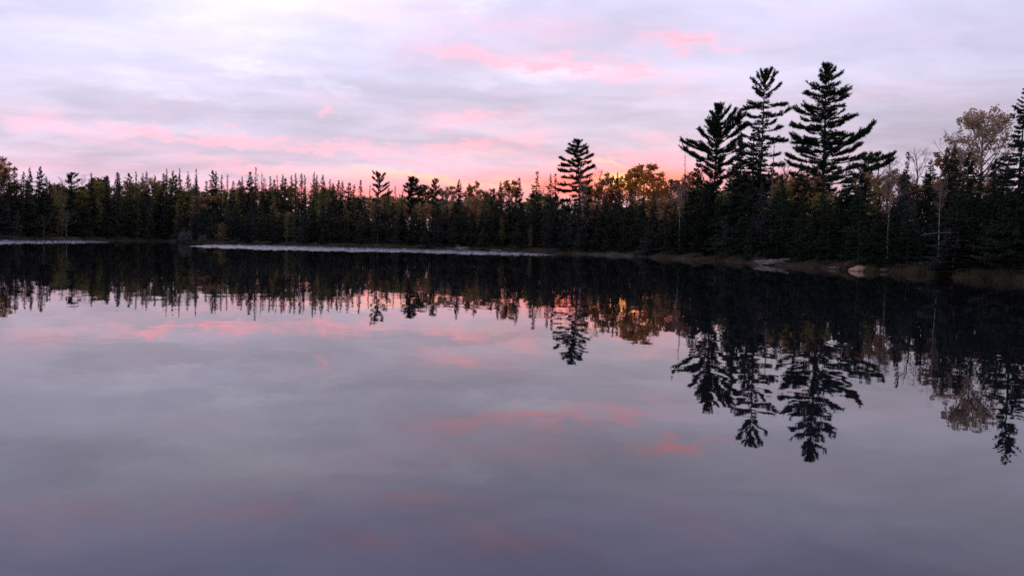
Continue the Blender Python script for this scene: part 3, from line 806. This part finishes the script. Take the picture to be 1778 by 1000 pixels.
hero('white_pine_tree', hero_pine(4, 0, (1510, 268), (-0.8, -0.3, 0), [
    (278, 1558, 266), (284, 1552, 271), (290, 1560, 279), (296, 1545, 288), (300, 1490, 282), (315, 1482, 305), (318, 1550, 304), (335, 1545, 326), (284, 1530, 268)],
    96, fill=24, low=0.4, rad=0.13),
    'low pine with level limb pointing right beside the broad right pine', [M['pine'], M['bark']])
hero('white_pine_tree', hero_pine(5, 0, (1002, 241), (1.0, 0.7, 0), [
    (250, 994, 245), (250, 1010, 245), (256, 988, 251), (256, 1016, 251), (262, 1020, 259), (262, 985, 258), (270, 980, 265), (272, 1023, 266), (280, 975, 277), (280, 1030, 272),
    (288, 1027, 281), (288, 974, 287), (298, 969, 297), (300, 1032, 291), (308, 974, 309), (310, 1029, 303), (318, 971, 321), (320, 1027, 315), (330, 968, 331), (332, 1026, 328), (322, 988, 326),
    (345, 975, 350), (350, 1025, 352), (362, 980, 366), (368, 1022, 372)], 143, fill=34, low=0.3, rad=0.20, tuft=1.15),
    'lone tall pine standing clear above the treeline at centre')
hero('white_pine_tree', hero_pine(6, 0, (658, 300), (0, 0, 0), [
    (312, 650, 303), (312, 667, 303), (318, 645, 309), (320, 668, 308), (326, 644, 316), (330, 675, 316), (336, 673, 326), (338, 647, 330), (345, 680, 334), (352, 648, 348)],
    160, fill=8, low=0.55, rad=0.13, dens=0.8, tuft=1.15),
    'small spreading pine with upswept open branches above the left treeline', [M['pine_warm'], M['bark']])
hero('white_pine_tree', hero_pine(7, 0, (716, 308), (0, 0, 0), [
    (316, 709, 312), (316, 723, 312), (322, 706, 319), (322, 728, 317), (328, 703, 326), (330, 732, 324), (336, 702, 332), (340, 730, 335), (348, 704, 346), (352, 729, 350)],
    158, fill=26, low=0.4, rad=0.14, tuft=1.2),
    'small dome-topped dark pine right of the spreading pine')
hero('white_pine_tree', hero_pine(8, 0, (756, 311), (0, 0, 0), [
    (320, 751, 314), (320, 761, 315), (330, 763, 324), (328, 749, 322), (338, 765, 333), (342, 748, 338), (350, 766, 346)],
    160, fill=8, low=0.5, rad=0.12, dens=0.8, tuft=1.1),
    'slight open-branched pine between the dome-topped pine and a big spruce', [M['pine_warm'], M['bark']])
hero('crooked_tree', hero_pine(9, 0, (124, 300), (0, 0, 0), [
    (312, 134, 304), (309, 117, 306), (315, 142, 313), (322, 114, 316), (326, 142, 330), (335, 116, 334), (345, 140, 345)],
    161, fill=14, low=0.3, rad=0.13, dens=0.55, tuft=1.1),
    'crooked snag-like tree with curling branches on the left shore')

def big_spruce():
    st = stock('big_spruce', spruce(777, 20, 4.6, 0.78, .05, 0, 0.02, 0.22, 1.25, 1.0, 0.35), bk, [M['spruce'], M['bark']], 20)
    P = at(1780, 150, 64); gz = ground_z(P.x, P.y)
    root = link('spruce_tree', None); root.location = (P.x, P.y, gz)
    s = (P.z - gz) / 20; root.scale = (s, s, s)
    link('trunk', st['t'], root); link('crown', st['c'], root)
    tag(root, 'big near spruce cut off by the right edge of the view', 'tree')
big_spruce()

# --- filling rows of the forest edge
SKY_Y = [(-200, 300), (0, 296), (90, 318), (200, 308), (300, 306), (350, 322), (420, 318), (560, 320), (640, 328), (700, 336), (800, 334), (860, 338), (960, 326), (1040, 350), (1160, 344),
         (1200, 316), (1280, 300), (1380, 300), (1500, 300), (1560, 318), (1620, 306), (1700, 300), (1740, 290), (1778, 265), (2000, 240)]
def sky_y(x): return float(np.interp(x, [p[0] for p in SKY_Y], [p[1] for p in SKY_Y]))
def shore_y(x): return 420 + (x - 889) * 0.0257 + CAM_H * F / shore_px(x)
x = -140.0
while x < 1960:
    D = shore_px(x)
    y0, y1 = sky_y(x), shore_y(x)
    lo = 26 if 310 < x < 600 else 12
    k = rnd.choices(['spruce', 'dense_spruce', 'grey_spruce', 'tamarack', 'brown'], [5, 3 if x > 780 else 1, 1.2, 2.2 if x < 720 else (0.3 if x < 1150 else 0), 0])[0]
    plant(k, x, y0 + rnd.uniform(lo, lo + 26), rnd.uniform(5, 10), 'mid')
    x += 1.75 * F / D * rnd.uniform(0.7, 1.3)
x = -140.0
while x < 1960:
    D = shore_px(x)
    y0, y1 = sky_y(x), shore_y(x)
    k = rnd.choices(['spruce', 'dense_spruce', 'grey_spruce', 'bare', 'snag', 'grey_tamarack'], [4, 3 if x > 780 else 1.5, 2.6 if x < 780 else 0.8, .8 if x < 1150 else 0, .8 if x < 1150 else 0, 1.0 if x < 1150 else 0])[0]
    plant(k, x, y0 + (y1 - y0) * rnd.uniform(0.28, 0.72), rnd.uniform(2.4, 5), 'front')
    x += 2.3 * F / D * rnd.uniform(0.6, 1.4)
# little spruces and bushes at the water's edge, read off the photograph
for (k, x, y, w, lab) in [
    ('grey_spruce', 440, 371, 1.1, 'small pale spruce at the waterline right of the little golden tamarack'),
    ('grey_spruce', 430, 392, 1.4, 'short bushy young spruce beside the small pale spruce'),
    ('grey_spruce', 523, 382, 1.0, 'slim pale young spruce on bank above the middle of the pale water strip'),
    ('grey_spruce', 480, 400, 1.6, 'squat young spruce on bank between the two pale young spruces'),
    ('grey_spruce', 560, 396, 0.9, 'low narrow spruce on the bank below the wispy tamaracks'),
    ('grey_spruce', 738, 398, 1.3, 'pale young spruce on bank below the dome-topped pine'),
    ('grey_spruce', 1130, 392, 1.3, 'greyish young spruce on bank below the broad golden aspen'),
    ('grey_spruce', 1660, 380, 1.9, 'wide greyish spruce with level boughs at right near the waterline')]:
    plant(k, x, y, 2.0, 'young', wide=w, label=lab)

# labels for the unnamed trees: kind, row and the landmark they stand by; order counted along the row
rows = {}
for t in TREES:
    s = next(i for i, q in enumerate(SECTIONS) if q[0] <= t[0] < q[1])
    rows.setdefault((s, t[1], t[2]), []).append(t)
ORD = ['first', 'second', 'third', 'fourth', 'fifth', 'sixth', 'seventh', 'eighth', 'ninth', 'tenth']
RW = dict(sky='against the sky', mid='in the second row', front='in the front row')
GR = dict(sky='skyline trees of the lakeside forest', mid='second row trees of the lakeside forest', front='front row trees of the lakeside forest')
for (s, kind, row), lst in rows.items():
    lst.sort(key=lambda t: t[0])
    for i, t in enumerate(lst):
        where = SECTIONS[s][2]
        if len(lst) > 10:
            lab = f'{WORD[kind]} {RW[row]} {where}'; t[3]['group'] = f'{WORD[kind]} trees {RW[row]} {where}'
        elif len(lst) == 1:
            lab = f'{WORD[kind]} {RW[row]} {where}'; t[3]['group'] = GR[row]
        else:
            lab = f'{ORD[i]} {WORD[kind]} from left {RW[row]} {where}'; t[3]['group'] = GR[row]
        wds = lab.split()
        if len(wds) > 16: lab = lab.replace(' against the sky', ' at skyline').replace(' in the front row', ' in front').replace(' in the second row', ' in second row')
        t[3]['label'] = lab

# --- the woods farther back read as one mass
def woods():
    g = Geo()
    rng = np.random.default_rng(3)
    MASS_Y = [(-300, 318), (60, 318), (110, 330), (200, 322), (300, 330), (330, 340), (560, 342), (620, 340), (700, 343), (860, 342), (1000, 340), (1170, 338), (1200, 340), (1300, 330),
              (1380, 335), (1500, 325), (1560, 330), (1600, 345), (1660, 335), (1740, 320), (1900, 300), (2100, 290)]
    pool = [(S['spruce'][0], 0), (S['spruce'][3], 0), (S['dense_spruce'][1], 0), (S['tamarack'][1], 2), (S['brown'][0], 3), (S['spruce'][6], 0), (S['olive'][0], 4)]
    for dist, step in ((9, 1.9), (13, 2.0), (15, 2.3), (24, 2.4), (34, 2.6), (50, 3.0)):
        x = -300.0
        while x < 2100:
            D = shore_px(x) + dist * rng.uniform(0.85, 1.15)
            y = np.interp(x, [p[0] for p in MASS_Y], [p[1] for p in MASS_Y]) + rng.uniform(0, 30)
            P = at(x, y, D); gz = ground_z(P.x, P.y); H = P.z - gz
            w = [3, 3, 3, 1.5 if x < 720 else .2, 1.6, 3, 1]
            if dist < 14:
                yb = shore_y(x); y = y + (yb - y) * rng.uniform(0.05, 0.5)
                P = at(x, y, D); gz = ground_z(P.x, P.y); H = P.z - gz
                w = [3, 3, 5, 0, 0, 2, 0]
            soft = dist > 14 and rng.random() < (0.55 if 90 < x < 960 else 0.25)
            if soft:
                w = [0, 0, 0, 3.5 if x < 640 else .5, 2.2 if x > 560 else 1.0, 0, 2.4 if x < 800 else .8]
                y = sky_y(x) + rng.uniform(2, 20)
                P = at(x, y, D); gz = ground_z(P.x, P.y); H = P.z - gz
            st, slot = pool[rng.choice(7, p=np.array(w) / sum(w))]
            a = rng.uniform(0, 6.28); ca, sa = math.cos(a), math.sin(a)
            s = H / st['H']; sx = 1.25 * s ** 0.4
            for part, gg in ((0, st['g'][0]), (1, st['g'][1])):
                v = np.concatenate(gg.v); f = np.concatenate(gg.f); mi = np.concatenate(gg.mi)
                if part == 1:
                    keep = rng.random(len(f)) < ({0: 0.16, 2: 0.34, 3: 0.3, 4: 0.22}[slot])
                    keep &= mi == 0
                    tri = v[f[keep]]; cen = tri.mean(1, keepdims=True); v = (cen + (tri - cen) * 1.75).reshape(-1, 3); f = np.arange(len(v)).reshape(-1, 3)
                    # fewer, slightly larger needles keep the mass cheap
                q = np.stack([(v[:, 0] * ca - v[:, 1] * sa) * sx + P.x, (v[:, 0] * sa + v[:, 1] * ca) * sx + P.y, v[:, 2] * s + gz], 1)
                g.add(q, f, 1 if part == 0 else slot)
            x += step * F / D * rng.uniform(0.7, 1.3)
    me = g.mesh('forest', [M['spruce'], M['bark'], M['tamarack'], M['brown'], M['olive']])
    tag(link('forest', me), 'dark woods filling the gaps behind the lakeside trees', 'forest', kind='stuff')
    print('woods tris', len(me.polygons))
woods()

# ------------------------------------------------------------------ shore plants, rocks, logs
def sedge():
    g = Geo(); rng = np.random.default_rng(8)
    n = 90000
    xs = rng.uniform(-200, 1990, n)
    hz = 420 + (xs - 889) * 0.0257
    dirs = np.array([list(ray(px, hy)) for px, hy in zip(np.linspace(-220, 2000, 400), 420 + (np.linspace(-220, 2000, 400) - 889) * .0257)])
    a = np.interp(xs, np.linspace(-220, 2000, 400), np.arctan2(dirs[:, 0], dirs[:, 1]))
    t = rng.gamma(1.6, 1.3, n) - 0.25
    D = shore_az(a) + t
    X_, Y_ = D * np.sin(a), D * np.cos(a)
    # clumped, with bare stretches
    cl = np.sin(X_ * 0.7 + 2 * np.sin(Y_ * 0.31)) + np.sin(X_ * 0.23 + 1.3) + rng.normal(0, 0.7, n)
    k = cl > -0.7
    X_, Y_, cl, t = X_[k], Y_[k], cl[k], t[k]
    P = np.stack([X_, Y_, np.maximum(ground_h(X_, Y_), -0.05)], 1)
    L = rng.uniform(0.12, 0.40, len(P)) * (0.6 + 0.4 * np.clip(cl, 0, 2))
    g.blades(P, rng.normal(0, 0.28, P.shape) + UP, L, 0.035, rng)
    tag(link('sedge_grass', g.mesh('sedge_grass', [M['sedge']])), 'brown sedge grass along the lake bank', 'grass', kind='stuff')
sedge()

def shrub_mesh(seed, m, tall=0.7, wide=0.7, n=1500):
    rng = np.random.default_rng(seed); g = Geo()
    for i in range(26):
        a = rng.uniform(0, 6.28); r = wide * rng.uniform(0.2, 1)
        p = np.array([math.cos(a) * r, math.sin(a) * r, tall * rng.uniform(0.6, 1.05)])
        b = p * [0.15, 0.15, 0] - UP * 0.05
        g.tube([b, (b + p) / 2 + rng.normal(0, .04, 3), p], [0.012, 0.008, 0.004], 3, 1)
    u = rng.normal(size=(n, 3)); u /= np.linalg.norm(u, axis=1)[:, None]; u[:, 2] = abs(u[:, 2])
    lump = 0.75 + 0.25 * np.sin(u[:, 0] * 5 + seed) * np.cos(u[:, 1] * 4 + seed)
    P = u * (rng.uniform(0.35, 1, n) ** 0.6 * lump)[:, None] * [wide, wide, tall]
    g.leaves(P, rng.uniform(0.02, 0.05, n), rng, 0)
    return g.mesh('shrub', [m, M['twig']])
heath = [shrub_mesh(i, M['heath'], 0.55, 0.85) for i in range(5)]
greys = [shrub_mesh(20 + i, M['grey_shrub'], 1.0, 0.8) for i in range(3)]
SH = []
x = -120.0
while x < 1930:
    SH.append((x, rnd.uniform(0.6, 3.2), rnd.choice(heath), rnd.uniform(0.6, 1.25), 'heath'))
    x += 2.6 * F / shore_px(x) * rnd.uniform(0.5, 1.8)
cnt = {}
for (x, d, me, s, kd) in SH:
    sec = next(i for i, q in enumerate(SECTIONS) if q[0] <= x < q[1]); cnt.setdefault(sec, []).append((x, d, me, s))
for sec, lst in cnt.items():
    for i, (x, d, me, s) in enumerate(lst):
        P = at(x, 430, shore_px(x) + d)
        o = link('heath_shrub', me); o.location = (P.x, P.y, ground_z(P.x, P.y) - 0.02); o.scale = (s, s, s * rnd.uniform(.7, 1.1)); o.rotation_euler.z = rnd.uniform(0, 6)
        if len(lst) <= 10: lab = f'{ORD[i]} low brown bank shrub from left {SECTIONS[sec][2]}'; gp = 'low brown shrubs on the lake bank'
        else: lab = f'low brown bank shrub {SECTIONS[sec][2]}'; gp = lab
        if len(lst) == 1: lab = f'low brown bank shrub {SECTIONS[sec][2]}'
        tag(o, lab, 'shrub', gp)
for (x, py, s, lab) in [(322, 398, 2.3, 'pale grey round bush on the point left of the golden tamarack'), (353, 401, 1.5, 'smaller grey bush right of the round bush on the point'),
                        (412, 407, 0.9, 'small grey bush between golden tamarack and pale young spruce'),
                        (795, 424, 0.8, 'grey bush by the dim rocks on the far bank')]:
    P = at(x, 420, shore_px(x) + 1.4)
    o = link('grey_shrub', rnd.choice(greys)); o.location = (P.x, P.y, ground_z(P.x, P.y)); o.scale = (s, s, s); tag(o, lab, 'shrub', 'grey bushes on the lake bank')

gt = stock('golden_tamarack', spruce(501, 4.0, 1.5, 0.55, .45, 0, 0.1, -0.15, 0.9, 0.8, 0.5), bk, [M['tamarack_gold'], M['twig']], 4)
P = at(386, 386, shore_px(386) + 2.0); gz = ground_z(P.x, P.y)
root = link('tamarack_tree', None); root.location = (P.x, P.y, gz); s = (P.z - gz) / 4; root.scale = (s, s, s)
link('trunk', gt['t'], root); link('crown', gt['c'], root); tag(root, 'little golden tamarack glowing on the left bank', 'tree')

from mathutils import noise as mn
def boulder(px, py, dD, size, m, seed, label, rotz=0.0):
    import bmesh
    bm = bmesh.new(); bmesh.ops.create_icosphere(bm, subdivisions=4, radius=1)
    for v in bm.verts:
        c_ = v.co.copy()
        n = mn.noise(c_ * 1.1 + Vector((seed, 0, 0))) * 0.38 + mn.noise(c_ * 2.9 + Vector((0, seed, 0))) * 0.14 + abs(mn.noise(c_ * 6 + Vector((0, 0, seed)))) * 0.06
        v.co = c_ * (1 + n)
        v.co.z = max(v.co.z, -0.5)
        st = math.floor(v.co.z * 4) / 4
        v.co.z = v.co.z * 0.55 + st * 0.45
    for v in bm.verts: v.co = Vector((v.co.x * size[0], v.co.y * size[1], v.co.z * size[2]))
    me = bpy.data.meshes.new('boulder'); bm.to_mesh(me); bm.free(); me.materials.append(m)
    o = link('boulder', me)
    P = at(px, py, shore_px(px) + dD)
    o.location = (P.x, P.y, max(ground_z(P.x, P.y), -0.05) + size[2] * 0.12); o.rotation_euler.z = rotz
    tag(o, label, 'rock')
boulder(1342, 455, 0.6, (1.6, 1.1, 0.36), M['rock'], 3.1, 'pale grey bedrock slab at the waterline under the pine trio', 0.2)
boulder(1362, 450, 1.6, (0.6, 0.7, 0.36), M['rock'], 5.7, 'grey rock knob on the right end of the pale slab')
boulder(1498, 459, 0.5, (1.0, 0.8, 0.30), M['rock_pink'], 8.2, 'pinkish granite boulder at the waterline right of the pine trio', 0.4)
boulder(1534, 462, 0.4, (0.62, 0.5, 0.18), M['rock'], 11.4, 'low grey rock just right of the pinkish boulder')
boulder(1450, 459, 0.3, (0.45, 0.4, 0.17), M['rock'], 14.0, 'small grey rock left of the pinkish boulder')
boulder(805, 428, 0.5, (1.3, 0.9, 0.42), M['rock'], 17.5, 'dim grey rock on the far bank left of centre')
boulder(862, 432, 0.3, (0.9, 0.6, 0.25), M['rock'], 21.5, 'low dim rock by the right end of the pale water strip')

def log(p0, p1, r, m, label, name='fallen_log'):
    g = Geo(); a, b = np.array(p0), np.array(p1)
    s = np.linspace(0, 1, 7)[:, None]
    pts = a + (b - a) * s + np.array([0, 0, 0.06]) * np.sin(s * 5)
    g.tube(pts - a, np.linspace(r, r * 0.45, 7), 8)
    rng = np.random.default_rng(int(abs(a[0]) * 10))
    for i in range(7):
        q = rng.uniform(0.2, 0.95); c_ = (b - a) * q
        g.tube([c_, c_ + rng.normal(0, 0.25, 3) + UP * 0.25], [r * 0.25, 0.008], 4)
    o = link(name, g.mesh(name, [m])); o.location = tuple(a); tag(o, label, 'log')
pa = at(1600, 409, shore_px(1600) + 2.0); pb = at(1684, 401, shore_px(1684) + 2.6)
log(tuple(pa), tuple(pb), 0.06, M['bark'], 'grey leaning dead trunk over the bank below the tall brown aspen')
pa = at(1372, 446, shore_px(1372) + 0.8); pb = at(1310, 456, shore_px(1310) - 0.6)
log((pa.x, pa.y, 0.62), (pb.x, pb.y, 0.10), 0.07, M['snag'], 'bleached driftwood log lying across the pale bedrock slab')
